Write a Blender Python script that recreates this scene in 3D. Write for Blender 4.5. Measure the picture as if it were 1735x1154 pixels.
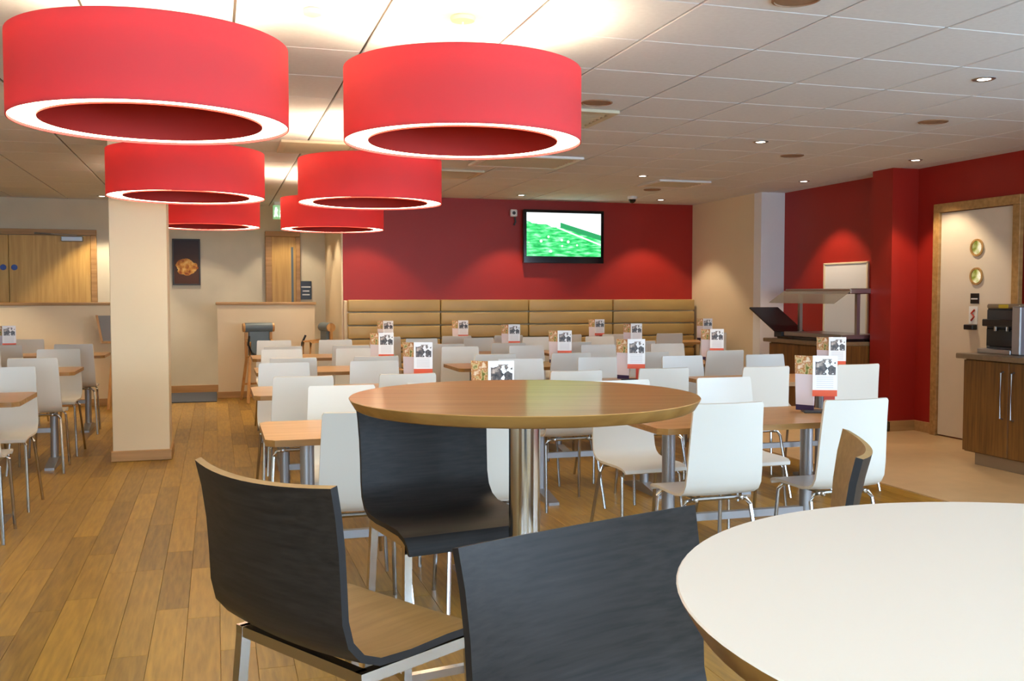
import bpy, bmesh, math, random
from mathutils import Vector, Matrix

for _o in list(bpy.data.objects):
    bpy.data.objects.remove(_o, do_unlink=True)
SC = bpy.context.scene
COL = SC.collection
R = math.radians
random.seed(7)

# ------------------------------------------------------------------ camera, light, exposure
cam_d = bpy.data.cameras.new('camera')
cam_d.sensor_width = 36.0
cam_d.lens = 36.0 * 1650 / 1735
cam_d.clip_end = 200
cam = bpy.data.objects.new('camera', cam_d)
cam.location = (0, 0, 1.30)
cam.rotation_euler = (R(90 - 2.672), 0, R(-16.92))
COL.objects.link(cam)
SC.camera = cam

world = bpy.data.worlds.new('daylight_sky')
SC.world = world
world.use_nodes = True
bg = world.node_tree.nodes['Background']
bg.inputs[0].default_value = (0.55, 0.77, 1.0, 1)
bg.inputs[1].default_value = 18.0

SC.view_settings.view_transform = 'Standard'
SC.view_settings.look = 'None'
SC.view_settings.gamma = 1.0
SC.view_settings.exposure = 0.0
SC.view_settings.use_curve_mapping = False

LAMP_UP = 24.0        # glow of the pendant drums towards the ceiling
LAMP_DOWN = 12.0       # luminous ring seen from below
LAMP_COL = (1.0, 0.83, 0.52)
SPOT_W = 62.0
SPOT_COL = (1.0, 0.80, 0.56)


def portal(loc, sx, sz, rz=0.0):
    ld = bpy.data.lights.new('window_portal', 'AREA')
    ld.shape = 'RECTANGLE'
    ld.size, ld.size_y = sx, sz
    ld.cycles.is_portal = True
    lo = bpy.data.objects.new('window_portal', ld)
    lo.location = loc
    lo.rotation_euler = (R(90), 0, rz)      # faces into the room
    COL.objects.link(lo)


# ------------------------------------------------------------------ colours and materials
def lin(c):
    return tuple(((v / 255) / 12.92 if v / 255 <= 0.04045 else ((v / 255 + 0.055) / 1.055) ** 2.4) for v in c)


class NT:
    """small helper around a node tree"""
    def __init__(self, name):
        self.m = bpy.data.materials.new(name)
        self.m.use_nodes = True
        self.t = self.m.node_tree
        self.b = self.t.nodes['Principled BSDF']

    def n(self, typ, **kw):
        nd = self.t.nodes.new(typ)
        for k, v in kw.items():
            setattr(nd, k, v)
        return nd

    def l(self, a, b):
        self.t.links.new(a, b)

    def put(self, sock, v):
        if isinstance(v, (int, float)):
            sock.default_value = v
        elif isinstance(v, tuple):
            sock.default_value = v if len(v) == 4 else (*v, 1)
        else:
            self.l(v, sock)

    def math(self, op, a, b=0.0, c=0.0):
        nd = self.n('ShaderNodeMath', operation=op)
        for i, v in enumerate((a, b, c)):
            self.put(nd.inputs[i], v)
        return nd.outputs[0]

    def mix(self, f, a, b):
        nd = self.n('ShaderNodeMix', data_type='RGBA')
        self.put(nd.inputs[0], f)
        self.put(nd.inputs[6], a)
        self.put(nd.inputs[7], b)
        return nd.outputs[2]

    def obj(self):
        nd = self.n('ShaderNodeTexCoord')
        sp = self.n('ShaderNodeSeparateXYZ')
        self.l(nd.outputs['Object'], sp.inputs[0])
        return nd.outputs['Object'], sp.outputs[0], sp.outputs[1], sp.outputs[2]

    def band(self, v, lo, hi):
        return self.math('MULTIPLY', self.math('GREATER_THAN', v, lo), self.math('LESS_THAN', v, hi))

    def noise(self, vec, scale, detail=4, scl=(1, 1, 1), off=None):
        mp = self.n('ShaderNodeMapping')
        self.l(vec, mp.inputs[0])
        mp.inputs['Scale'].default_value = scl
        if off is not None:
            self.l(off, mp.inputs['Location'])
        nz = self.n('ShaderNodeTexNoise')
        nz.inputs['Scale'].default_value = scale
        nz.inputs['Detail'].default_value = detail
        self.l(mp.outputs[0], nz.inputs['Vector'])
        return nz.outputs['Fac']

    def ramp(self, f, stops):
        nd = self.n('ShaderNodeValToRGB')
        cr = nd.color_ramp
        while len(cr.elements) < len(stops):
            cr.elements.new(0.5)
        for e, (p, c) in zip(cr.elements, stops):
            e.position = p
            e.color = (*c, 1)
        self.l(f, nd.inputs[0])
        return nd.outputs[0]

    def bump(self, h, strength=0.2, dist=0.002):
        nd = self.n('ShaderNodeBump')
        nd.inputs['Strength'].default_value = strength
        nd.inputs['Distance'].default_value = dist
        self.l(h, nd.inputs['Height'])
        self.l(nd.outputs[0], self.b.inputs['Normal'])


def plain(name, rgb, rough=0.5, metal=0.0, coat=0.0, spec=0.5, var=0.0, vscale=4.0, bump=0.0):
    t = NT(name)
    c = lin(rgb)
    t.b.inputs['Roughness'].default_value = rough
    t.b.inputs['Metallic'].default_value = metal
    t.b.inputs['Coat Weight'].default_value = coat
    t.b.inputs['Coat Roughness'].default_value = 0.08
    t.b.inputs['Specular IOR Level'].default_value = spec
    t.b.inputs['Base Color'].default_value = (*c, 1)
    if var > 0:
        v, x, y, z = t.obj()
        nz = t.noise(v, vscale, 5)
        a = tuple(max(0, k * (1 - var)) for k in c)
        b = tuple(min(1, k * (1 + var)) for k in c)
        t.l(t.ramp(nz, [(0.3, a), (0.7, b)]), t.b.inputs['Base Color'])
        if bump:
            t.bump(t.noise(v, 180, 3), bump, 0.001)
    return t.m


def wood(name, a, b, rough=0.4, axis=0, scale=3.0, stretch=14.0, coat=0.0, rnd=0.0, spec=0.5, coat_rough=0.15):
    """grain running along axis; rnd spreads the tone from piece to piece"""
    t = NT(name)
    v, x, y, z = t.obj()
    s = [stretch] * 3
    s[axis] = 1.0
    oi = t.n('ShaderNodeObjectInfo')
    ge = t.n('ShaderNodeNewGeometry')
    rr = t.math('FRACT', t.math('ADD', oi.outputs['Random'], ge.outputs['Random Per Island']))
    off = t.math('MULTIPLY', rr, 37.0)
    cb = t.n('ShaderNodeCombineXYZ')
    for i in range(3):
        t.l(off, cb.inputs[i])
    g = t.noise(v, scale, 6, tuple(s), cb.outputs[0])
    f = g
    if rnd > 0:
        f = t.math('ADD', t.math('MULTIPLY', g, 1 - rnd), t.math('MULTIPLY', rr, rnd))
    la, lb = lin(a), lin(b)
    mid = tuple((p + q) / 2 for p, q in zip(la, lb))
    t.l(t.ramp(f, [(0.25, la), (0.5, mid), (0.75, lb)]), t.b.inputs['Base Color'])
    t.b.inputs['Roughness'].default_value = rough
    t.b.inputs['Coat Weight'].default_value = coat
    t.b.inputs['Coat Roughness'].default_value = coat_rough
    t.b.inputs['Specular IOR Level'].default_value = spec
    return t.m


def glow(name, rgb_lin, strength):
    t = NT(name)
    t.b.inputs['Base Color'].default_value = (0.8, 0.8, 0.8, 1)
    t.b.inputs['Emission Color'].default_value = (*rgb_lin, 1)
    t.b.inputs['Emission Strength'].default_value = strength
    return t.m


M = {}
M['cream'] = plain('cream_paint', (226, 208, 176), 0.7, var=0.03, vscale=1.2)
M['grey_cream'] = plain('stone_cream_paint', (214, 206, 184), 0.75, var=0.03)
M['white_paint'] = plain('white_paint', (232, 232, 234), 0.6)
M['red_paint'] = plain('red_paint', (156, 32, 22), 0.45, var=0.05, vscale=1.5, spec=0.4)
M['ceiling_tile'] = plain('mineral_tile', (218, 222, 228), 0.85, var=0.03, vscale=40, bump=0.15)
M['ceiling_grid'] = plain('tile_grid', (96, 90, 82), 0.6)
M['plank'] = wood('oak_plank', (114, 82, 20), (180, 138, 50), 0.38, 1, 5.0, 12.0, rnd=0.34, coat=0.12)
M['servery_floor'] = plain('tan_vinyl', (196, 164, 120), 0.42, var=0.05, vscale=6)
M['oak'] = wood('oak_veneer', (184, 142, 68), (214, 174, 100), 0.45, 2, 2.0, 16)
M['oak_trim'] = wood('oak_trim', (152, 112, 60), (190, 148, 92), 0.45, 0, 2.0, 14)
M['skirting'] = wood('oak_skirting', (160, 120, 70), (190, 146, 94), 0.5, 0, 2.0, 14)
M['table_wood'] = wood('beech_laminate', (186, 134, 78), (214, 166, 108), 0.34, 0, 2.2, 16, coat=0.2)
M['table_edge'] = wood('beech_edge', (132, 92, 44), (176, 128, 68), 0.4, 0, 3, 10)
M['bar_wood'] = wood('bar_top_laminate', (186, 132, 68), (216, 164, 96), 0.30, 0, 2.2, 18, coat=0.45, coat_rough=0.12)
M['bar_edge'] = wood('bar_top_edge', (124, 86, 40), (160, 118, 62), 0.35, 0, 4, 6)
M['white_laminate'] = plain('white_laminate', (240, 234, 224), 0.32)
M['chair_white'] = plain('white_lacquer', (219, 214, 204), 0.35, spec=0.5)
M['chair_edge'] = plain('white_ply_edge', (214, 204, 188), 0.5)
M['dark_ply'] = wood('wenge_veneer', (27, 24, 22), (48, 43, 40), 0.45, 0, 6, 22, spec=0.22)
M['dark_edge'] = plain('wenge_edge', (34, 33, 35), 0.45, spec=0.3)
M['tan_edge'] = plain('ply_edge', (186, 148, 92), 0.5, var=0.1, vscale=20)
M['tan_ply'] = wood('tan_inner_grain', (150, 116, 62), (176, 140, 82), 0.5, 1, 4, 14)  # tan inner face for two of the dark chairs
M['chrome'] = plain('chrome', (186, 183, 180), 0.16, 1.0)
M['steel'] = plain('brushed_steel', (176, 176, 180), 0.32, 1.0)
M['alloy'] = plain('grey_alloy', (165, 165, 168), 0.4, 0.8)
M['fabric_tan'] = plain('tan_leather', (180, 150, 92), 0.42, var=0.06, vscale=3, spec=0.5)
M['black'] = plain('black_plastic', (14, 14, 16), 0.35)
M['black_gloss'] = plain('black_gloss', (10, 10, 12), 0.12)
M['dark_grey'] = plain('dark_grey', (60, 60, 62), 0.5)
M['white_plastic'] = plain('white_plastic', (230, 230, 228), 0.4)
M['speaker'] = plain('tan_grille', (150, 118, 92), 0.7, var=0.1, vscale=60)
M['vent_beige'] = plain('vent_beige', (196, 186, 160), 0.5)
M['vent_dark'] = plain('vent_dark', (70, 66, 58), 0.6)
M['walnut'] = wood('walnut_laminate', (78, 48, 16), (128, 86, 36), 0.4, 2, 3.0, 16)
M['worktop'] = plain('brown_worktop', (122, 100, 74), 0.35, var=0.12, vscale=40)
M['door_white'] = plain('off_white_door', (218, 204, 184), 0.5, var=0.02)
M['pine'] = wood('pine', (178, 124, 62), (210, 160, 96), 0.45, 2, 4, 12)
M['blue_grey'] = plain('blue_grey_vinyl', (92, 108, 116), 0.45, var=0.06)
M['mat_blue'] = plain('blue_grey_carpet', (82, 88, 100), 0.95, var=0.12, vscale=80)
M['sign_blue'] = plain('sign_blue', (44, 78, 160), 0.4)
M['sign_white'] = plain('sign_white', (235, 235, 235), 0.5)
M['sign_red'] = plain('sign_red', (190, 60, 40), 0.5)
M['sign_yellow'] = plain('sign_yellow', (200, 170, 40), 0.5)
M['board_grey'] = plain('board_grey', (138, 134, 130), 0.6)
M['plinth'] = plain('grey_plinth', (150, 128, 100), 0.4, 0.2)

# translucent red shade fabric
t = NT('red_shade_fabric')
v, x, y, z = t.obj()
weave = t.noise(v, 220, 2, (1, 1, 6))
t.b.inputs['Base Color'].default_value = (*lin((192, 68, 72)), 1)
t.b.inputs['Roughness'].default_value = 0.75
t.bump(weave, 0.15, 0.001)
tr = t.n('ShaderNodeBsdfTranslucent')
tr.inputs[0].default_value = (*lin((232, 74, 36)), 1)
mx = t.n('ShaderNodeMixShader')
mx.inputs[0].default_value = 0.21
t.l(t.b.outputs[0], mx.inputs[1])
t.l(tr.outputs[0], mx.inputs[2])
t.l(mx.outputs[0], t.t.nodes['Material Output'].inputs[0])
M['shade'] = t.m
M['shade_inner'] = plain('dark_red_shade', (196, 44, 34), 0.7)
M['lamp_ring'] = glow('lamp_diffuser', LAMP_COL, LAMP_DOWN)
M['lamp_top'] = glow('lamp_uplight', LAMP_COL, LAMP_UP)
M['spot_lens'] = glow('downlight_lens', (1.0, 0.9, 0.75), 14.0)

# window glass: clear with a mirror sheen
t = NT('window_glass')
tp = t.n('ShaderNodeBsdfTransparent')
gl = t.n('ShaderNodeBsdfGlossy')
gl.inputs['Roughness'].default_value = 0.02
mx = t.n('ShaderNodeMixShader')
mx.inputs[0].default_value = 0.06
t.l(tp.outputs[0], mx.inputs[1])
t.l(gl.outputs[0], mx.inputs[2])
t.l(mx.outputs[0], t.t.nodes['Material Output'].inputs[0])
M['glass'] = t.m

t = NT('canopy_glass')
tp = t.n('ShaderNodeBsdfTransparent')
tp.inputs[0].default_value = (0.82, 0.82, 0.80, 1)
t.b.inputs['Base Color'].default_value = (*lin((150, 140, 130)), 1)
t.b.inputs['Roughness'].default_value = 0.08
mx = t.n('ShaderNodeMixShader')
mx.inputs[0].default_value = 0.5
t.l(tp.outputs[0], mx.inputs[1])
t.l(t.b.outputs[0], mx.inputs[2])
t.l(mx.outputs[0], t.t.nodes['Material Output'].inputs[0])
M['canopy_glass'] = t.m

# porthole pane: garden daylight painted as a mottled glow on the solid door
t = NT('porthole_glow')
v, x, y, z = t.obj()
nz = t.noise(v, 9, 3)
t.l(t.ramp(nz, [(0.38, lin((120, 130, 40))), (0.5, lin((200, 205, 150))), (0.62, lin((245, 248, 232)))]), t.b.inputs['Emission Color'])
t.b.inputs['Emission Strength'].default_value = 0.75
t.b.inputs['Roughness'].default_value = 0.1
M['porthole'] = t.m

# television picture: pitch, stand, players
t = NT('football_picture')
v, x, y, z = t.obj()
edge = t.math('ADD', z, t.math('MULTIPLY', x, 0.16))
nz = t.noise(v, 5, 3, (1, 1, 3))
grass = t.ramp(t.noise(v, 6, 4, (1.2, 1, 6)), [(0.35, lin((0, 165, 70))), (0.52, lin((70, 215, 120))), (0.7, lin((170, 245, 195)))])
stand = t.ramp(nz, [(0.3, lin((225, 245, 250))), (0.7, lin((255, 255, 255)))])
f1 = t.math('GREATER_THAN', t.math('ADD', edge, t.math('MULTIPLY', nz, 0.10)), 0.155)
pic = t.mix(f1, grass, stand)
hedge = t.math('MULTIPLY', t.band(t.math('ADD', z, t.math('MULTIPLY', x, 0.28)), 0.10, 0.165), t.math('GREATER_THAN', x, -0.05))
pic = t.mix(hedge, pic, (*lin((40, 150, 90)), 1))
line1 = t.band(t.math('ADD', z, t.math('MULTIPLY', x, 0.36)), 0.072, 0.092)
pic = t.mix(t.math('MULTIPLY', line1, t.math('GREATER_THAN', x, -0.1)), pic, (*lin((235, 255, 240)), 1))
vo = t.n('ShaderNodeTexVoronoi')
vo.inputs['Scale'].default_value = 8.5
t.l(v, vo.inputs['Vector'])
pl = t.math('MULTIPLY', t.math('LESS_THAN', vo.outputs['Distance'], 0.17), t.band(z, -0.2, 0.03))
pic = t.mix(t.math('MULTIPLY', pl, 0.85), pic, (*lin((240, 235, 240)), 1))
t.l(pic, t.b.inputs['Emission Color'])
t.b.inputs['Emission Strength'].default_value = 1.5
t.b.inputs['Base Color'].default_value = (0.01, 0.01, 0.01, 1)
t.b.inputs['Roughness'].default_value = 0.15
M['tv_picture'] = t.m

# food poster
t = NT('food_poster')
v, x, y, z = t.obj()
r2 = t.math('ADD', t.math('POWER', t.math('MULTIPLY', x, 1.0), 2.0), t.math('POWER', t.math('MULTIPLY', t.math('ADD', z, 0.05), 1.25), 2.0))
nz = t.noise(v, 16, 4)
blob = t.math('LESS_THAN', t.math('ADD', t.math('ADD', r2, t.math('MULTIPLY', z, 0.05)), t.math('MULTIPLY', nz, 0.03)), 0.030)
bgc = t.ramp(t.math('ADD', t.math('MULTIPLY', z, 1.2), 0.5), [(0.1, lin((84, 44, 24))), (0.5, lin((76, 50, 38))), (0.86, lin((46, 44, 54)))])
food = t.ramp(nz, [(0.35, lin((150, 70, 20))), (0.5, lin((214, 150, 60))), (0.65, lin((232, 196, 120)))])
t.l(t.mix(blob, bgc, food), t.b.inputs['Base Color'])
t.b.inputs['Roughness'].default_value = 0.6
M['poster'] = t.m

# menu card, front: photograph of a group, text, orange foot
t = NT('menu_front_print')
v, x, y, z = t.obj()
nz = t.noise(v, 32, 3)
inside = t.math('MULTIPLY', t.band(x, -0.046, 0.05), t.band(z, 0.185, 0.262))
shape = t.math('GREATER_THAN', t.math('SUBTRACT', nz, t.math('MULTIPLY', t.math('ABSOLUTE', t.math('SUBTRACT', z, 0.215)), 5.0)), 0.34)
pic = t.mix(t.math('MULTIPLY', inside, shape), (*lin((240, 238, 236)), 1), t.ramp(nz, [(0.4, lin((34, 32, 36))), (0.56, lin((96, 84, 78))), (0.66, lin((200, 180, 165)))]))
lines = t.math('MULTIPLY', t.math('GREATER_THAN', t.math('SINE', t.math('MULTIPLY', z, 620.0)), 0.35), t.math('MULTIPLY', t.band(z, 0.122, 0.178), t.band(x, -0.04, 0.04)))
pic = t.mix(t.math('MULTIPLY', lines, 0.30), pic, (*lin((120, 118, 130)), 1))
pic = t.mix(t.math('LESS_THAN', z, 0.112), pic, (*lin((226, 84, 36)), 1))
t.l(pic, t.b.inputs['Base Color'])
t.b.inputs['Roughness'].default_value = 0.35
M['menu_front'] = t.m

t = NT('menu_side_print')
v, x, y, z = t.obj()
nz = t.noise(v, 34, 3)
food = t.ramp(nz, [(0.34, lin((110, 124, 60))), (0.44, lin((222, 206, 160))), (0.54, lin((186, 120, 60))), (0.64, lin((244, 234, 214)))])
pic = t.mix(t.math('GREATER_THAN', z, 0.185), (*lin((226, 220, 232)), 1), food)
pic = t.mix(t.math('LESS_THAN', z, 0.035), pic, (*lin((52, 38, 84)), 1))
t.l(pic, t.b.inputs['Base Color'])
t.b.inputs['Roughness'].default_value = 0.35
M['menu_side'] = t.m

# green running-man sign face
M['exit_green'] = glow('exit_green', lin((20, 150, 70)), 1.0)
M['exit_white'] = glow('exit_white', lin((225, 255, 235)), 1.8)


# ------------------------------------------------------------------ geometry helpers
def bx(bm, x0, x1, y0, y1, z0, z1, bev=0.0, mi=0, seg=1):
    vs = [bm.verts.new((x, y, z)) for x in (x0, x1) for y in (y0, y1) for z in (z0, z1)]
    fs = [(0, 1, 3, 2), (4, 6, 7, 5), (0, 4, 5, 1), (2, 3, 7, 6), (0, 2, 6, 4), (1, 5, 7, 3)]
    faces = [bm.faces.new([vs[i] for i in f]) for f in fs]
    for f in faces:
        f.material_index = mi
    if bev > 0:
        es = list({e for f in faces for e in f.edges})
        bmesh.ops.bevel(bm, geom=es, offset=bev, segments=seg, affect='EDGES', profile=0.5, material=mi)


def tube(bm, pts, r, seg=10, mi=0, square=False):
    pts = [Vector(p) for p in pts]
    if square:
        seg = 4
    rings = []
    for i, p in enumerate(pts):
        if i == 0:
            d = pts[1] - p
        elif i == len(pts) - 1:
            d = p - pts[i - 1]
        else:
            d = (pts[i + 1] - p).normalized() + (p - pts[i - 1]).normalized()
        d.normalize()
        up = Vector((0, 0, 1)) if abs(d.z) < 0.9 else Vector((0, 1, 0))
        a = d.cross(up).normalized()
        b = a.cross(d).normalized()
        rr = r[i] if isinstance(r, (list, tuple)) else r
        k = math.sqrt(2) if square else 1
        ph = math.pi / 4 if square else 0
        rings.append([bm.verts.new(p + (a * math.cos(ph + 2 * math.pi * j / seg) + b * math.sin(ph + 2 * math.pi * j / seg)) * rr * k) for j in range(seg)])
    for u, w in zip(rings, rings[1:]):
        for j in range(seg):
            f = bm.faces.new((u[j], u[(j + 1) % seg], w[(j + 1) % seg], w[j]))
            f.material_index = mi
    for ring in (rings[0][::-1], rings[-1]):
        bm.faces.new(ring).material_index = mi


def lathe(bm, prof, seg=32, mi=0, c=(0, 0, 0), mis=None):
    rings = []
    for (r, z) in prof:
        if r < 1e-6:
            rings.append([bm.verts.new((c[0], c[1], c[2] + z))])
        else:
            rings.append([bm.verts.new((c[0] + r * math.cos(2 * math.pi * j / seg), c[1] + r * math.sin(2 * math.pi * j / seg), c[2] + z)) for j in range(seg)])
    for k, (u, w) in enumerate(zip(rings, rings[1:])):
        m = mis[k] if mis else mi
        for j in range(seg):
            j2 = (j + 1) % seg
            if len(u) == 1 and len(w) == 1:
                continue
            if len(u) == 1:
                f = bm.faces.new((u[0], w[j2], w[j]))
            elif len(w) == 1:
                f = bm.faces.new((u[j], u[j2], w[0]))
            else:
                f = bm.faces.new((u[j], u[j2], w[j2], w[j]))
            f.material_index = m


def prism(bm, poly, axis, a0, a1, mi=0):
    """polygon in the plane across axis, pushed from a0 to a1"""
    def pt(p, a):
        if axis == 0:
            return (a, p[0], p[1])
        if axis == 1:
            return (p[0], a, p[1])
        return (p[0], p[1], a)
    lo = [bm.verts.new(pt(p, a0)) for p in poly]
    hi = [bm.verts.new(pt(p, a1)) for p in poly]
    n = len(poly)
    for i in range(n):
        bm.faces.new((lo[i], lo[(i + 1) % n], hi[(i + 1) % n], hi[i])).material_index = mi
    bm.faces.new(lo[::-1]).material_index = mi
    bm.faces.new(hi).material_index = mi


def mesh_of(name, bm, mats, angle=35):
    bmesh.ops.recalc_face_normals(bm, faces=bm.faces[:])
    me = bpy.data.meshes.new(name)
    bm.to_mesh(me)
    bm.free()
    for m in (mats if isinstance(mats, (list, tuple)) else [mats]):
        me.materials.append(M[m])
    me.polygons.foreach_set('use_smooth', [True] * len(me.polygons))
    me.set_sharp_from_angle(angle=R(angle))
    return me


def link(name, data, parent=None, loc=(0, 0, 0), rot=(0, 0, 0)):
    o = bpy.data.objects.new(name, data)
    COL.objects.link(o)
    o.parent = parent
    o.location = loc
    o.rotation_euler = rot
    return o


def part(name, bm, mats, parent=None, loc=(0, 0, 0), rot=(0, 0, 0), label=None, angle=35):
    o = link(name, mesh_of(name, bm, mats, angle), parent, loc, rot)
    if label:
        o['label'] = label
    return o


def tag(o, label, cat, group=None):
    o['label'] = label
    o['category'] = cat
    if group:
        o['group'] = group
    return o


def thing(name, label, cat, loc=(0, 0, 0), rz=0.0, group=None):
    return tag(link(name, None, None, loc, (0, 0, rz)), label, cat, group)


def struct(name, bm, mats, label=None, cat=None):
    o = part(name, bm, mats)
    o['kind'] = 'structure'
    if label:
        o['label'] = label
    if cat:
        o['category'] = cat
    return o


def dup(root, loc, rz, label):
    r = root.copy()
    COL.objects.link(r)
    r.location = loc
    r.rotation_euler = (0, 0, rz)
    r['label'] = label
    for ch in root.children:
        c = ch.copy()
        COL.objects.link(c)
        c.parent = r
        for g in ch.children:
            d = g.copy()
            COL.objects.link(d)
            d.parent = c
    return r


def simple_box(name, mats, x0, x1, y0, y1, z0, z1, bev=0.0, parent=None, label=None):
    bm = bmesh.new()
    bx(bm, x0, x1, y0, y1, z0, z1, bev)
    return part(name, bm, mats, parent, label=label)


def sbox(name, mats, x0, x1, y0, y1, z0, z1, label, cat, bev=0.0):
    bm = bmesh.new()
    bx(bm, x0, x1, y0, y1, z0, z1, bev)
    return struct(name, bm, mats, label, cat)


CEIL = 2.50
# ------------------------------------------------------------------ the room
floor = sbox('floor', 'skirting', -4.6, 6.6, -3.4, 14.2, -0.12, -0.006, 'warm oak plank floor running the length of the dining room', 'floor')

# planks along Y: the 300 that show largest are pieces of their own, the rest one part
PW = 0.125
plank_list = []
nx = int((4.40 + 4.5) / PW)
yaw = R(16.92)
for i in range(nx):
    x0 = -4.5 + i * PW
    y = 1.6 + random.random() * 1.2
    while y < 13.55:
        L = random.choice((0.75, 0.95, 1.15, 1.3))
        y1 = min(y + L, 13.55)
        xc, yc = x0 + PW / 2, (y + y1) / 2
        dep = math.sin(yaw) * xc + math.cos(yaw) * yc
        lat = math.cos(yaw) * xc - math.sin(yaw) * yc
        sx = lat / dep
        inside = -0.54 < sx < 0.54 and 1.3 / dep < 0.45
        open_floor = xc < 0.6 and yc < 12.5
        size = (1.0 if inside else 0.0) * (2.0 if open_floor else 1.0) / dep ** 2
        plank_list.append((size, x0, y, y1))
        y = y1
plank_list.sort(key=lambda p: -p[0])
plank_mesh = {}
for k, (s, x0, y0, y1) in enumerate(plank_list[:300]):
    L = round(y1 - y0, 3)
    if L not in plank_mesh:
        bm = bmesh.new()
        bx(bm, 0.0006, PW - 0.0006, 0.0006, L - 0.0006, -0.010, 0.0, 0.0008)
        plank_mesh[L] = mesh_of('plank', bm, 'plank')
    link('plank', plank_mesh[L], floor, (x0, y0, 0))
bm = bmesh.new()
for (s, x0, y0, y1) in plank_list[300:]:
    bx(bm, x0 + 0.0006, x0 + PW - 0.0006, y0 + 0.0006, y1 - 0.0006, -0.010, 0.0)
rest = part('far_planks', bm, 'plank', floor)
rest['kind'] = 'stuff'
sbox('floor_servery', 'servery_floor', 4.40, 6.42, -3.2, 13.5, -0.012, 0.001, 'smooth tan floor in front of the servery and white door', 'floor')
sbox('floor_rear', 'plank', -4.5, 4.4, -3.2, 1.6, -0.012, -0.0005, 'oak floor continuing under the near bar tables', 'floor')

# ceiling: grid sheet with tiles hung under it
ceiling = sbox('ceiling', 'ceiling_grid', -4.6, 6.6, -3.4, 14.2, CEIL + 0.012, CEIL + 0.12, 'white suspended tile ceiling', 'ceiling')
TX, TY = 0.613, 0.600
bm = bmesh.new()
bx(bm, 0.006, TX - 0.006, 0.002, TY - 0.002, -0.001, 0.014, 0.004)
tile_me = mesh_of('ceiling_tile', bm, 'ceiling_tile')
bm_rest = bmesh.new()
cx0 = 0.094 - 8 * TX
cy0 = 3.67 - 12 * TY
count = 0
for i in range(19):
    for j in range(30):
        x0, y0 = cx0 + i * TX, cy0 + j * TY
        if x0 + TX > 6.45 or x0 < -4.55 or y0 + TY > 13.7 or y0 < -3.4:
            if x0 > 6.4 or y0 > 13.65 or y0 < -3.4:
                continue
        xc, yc = x0 + TX / 2, y0 + TY / 2
        dep = math.sin(yaw) * xc + math.cos(yaw) * yc
        lat = math.cos(yaw) * xc - math.sin(yaw) * yc
        if dep > 2.9 and abs(lat / dep) < 0.62 and x0 + TX < 6.46 and yc < 13.4 and count < 296:
            link('ceiling_tile', tile_me, ceiling, (x0, y0, CEIL))
            count += 1
        else:
            bx(bm_rest, x0 + 0.006, min(x0 + TX - 0.006, 6.5), y0 + 0.004, min(y0 + TY - 0.004, 13.9), CEIL - 0.001, CEIL + 0.014)
o = part('outer_tiles', bm_rest, 'ceiling_tile', ceiling)
o['kind'] = 'stuff'

# walls
sbox('wall_back', 'red_paint', 1.47, 6.12, 11.80, 12.0, 0, CEIL, 'deep red back wall behind the banquette and television', 'wall')
sbox('wall_return', 'cream', 1.45, 1.63, 11.81, 13.6, 0, CEIL, 'cream wall end beside the red back wall', 'wall')
sbox('wall_corridor', 'grey_cream', -0.9, 1.47, 13.6, 13.8, 0, CEIL, 'stone coloured corridor wall with a food poster', 'wall')
sbox('wall_corridor_end', 'cream', -1.02, -0.88, 13.3, 13.7, 0, CEIL, 'cream corner of the corridor behind the pillar', 'wall')
sbox('wall_left_back', 'grey_cream', -4.6, -1.0, 13.3, 13.5, 0, CEIL, 'cream wall around the oak double doors', 'wall')
sbox('wall_left', 'cream', -4.6, -4.5, -3.4, 13.4, 0, CEIL, 'cream left side wall', 'wall')
sbox('wall_right_cream', 'cream', 6.11, 6.5, 10.22, 11.85, 0, CEIL, 'cream side wall right of the banquette', 'wall')
bm = bmesh.new()
SW = [(-2.8, -0.2), (0.2, 2.9)]          # side windows beside and behind the camera
bx(bm, 6.42, 6.6, SW[1][1], 10.3, 0, CEIL)
bx(bm, 6.42, 6.6, -3.4, SW[0][0], 0, CEIL)
bx(bm, 6.42, 6.6, SW[0][1], SW[1][0], 0, CEIL)
for a, b in SW:
    bx(bm, 6.42, 6.6, a, b, 0, 0.75)
    bx(bm, 6.42, 6.6, a, b, 2.35, CEIL)
struct('wall_right', bm, 'red_paint', 'red right wall with the white door', 'wall')
sbox('trim_1', 'white_paint', 6.109, 6.43, 10.08, 10.24, 0, CEIL, 'white painted pilaster between cream and red walls', 'pilaster')
sbox('trim_2', 'red_paint', 6.13, 6.43, 7.80, 8.10, 0, CEIL, 'red pier standing out from the right wall', 'pier')
bm = bmesh.new()
bx(bm, 6.405, 6.425, 7.53, 7.80, 0, 0.10, 0.003)
bx(bm, 6.11, 6.425, 7.78, 7.80, 0, 0.10, 0.003)
bx(bm, 6.11, 6.13, 7.78, 8.12, 0, 0.10, 0.003)
struct('baseboard_right', bm, 'skirting', 'oak skirting around the foot of the red pier', 'skirting')
sbox('baseboard_corridor', 'skirting', -0.9, 1.45, 13.58, 13.6, 0, 0.10, 'oak skirting of the corridor wall', 'skirting', 0.003)

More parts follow.
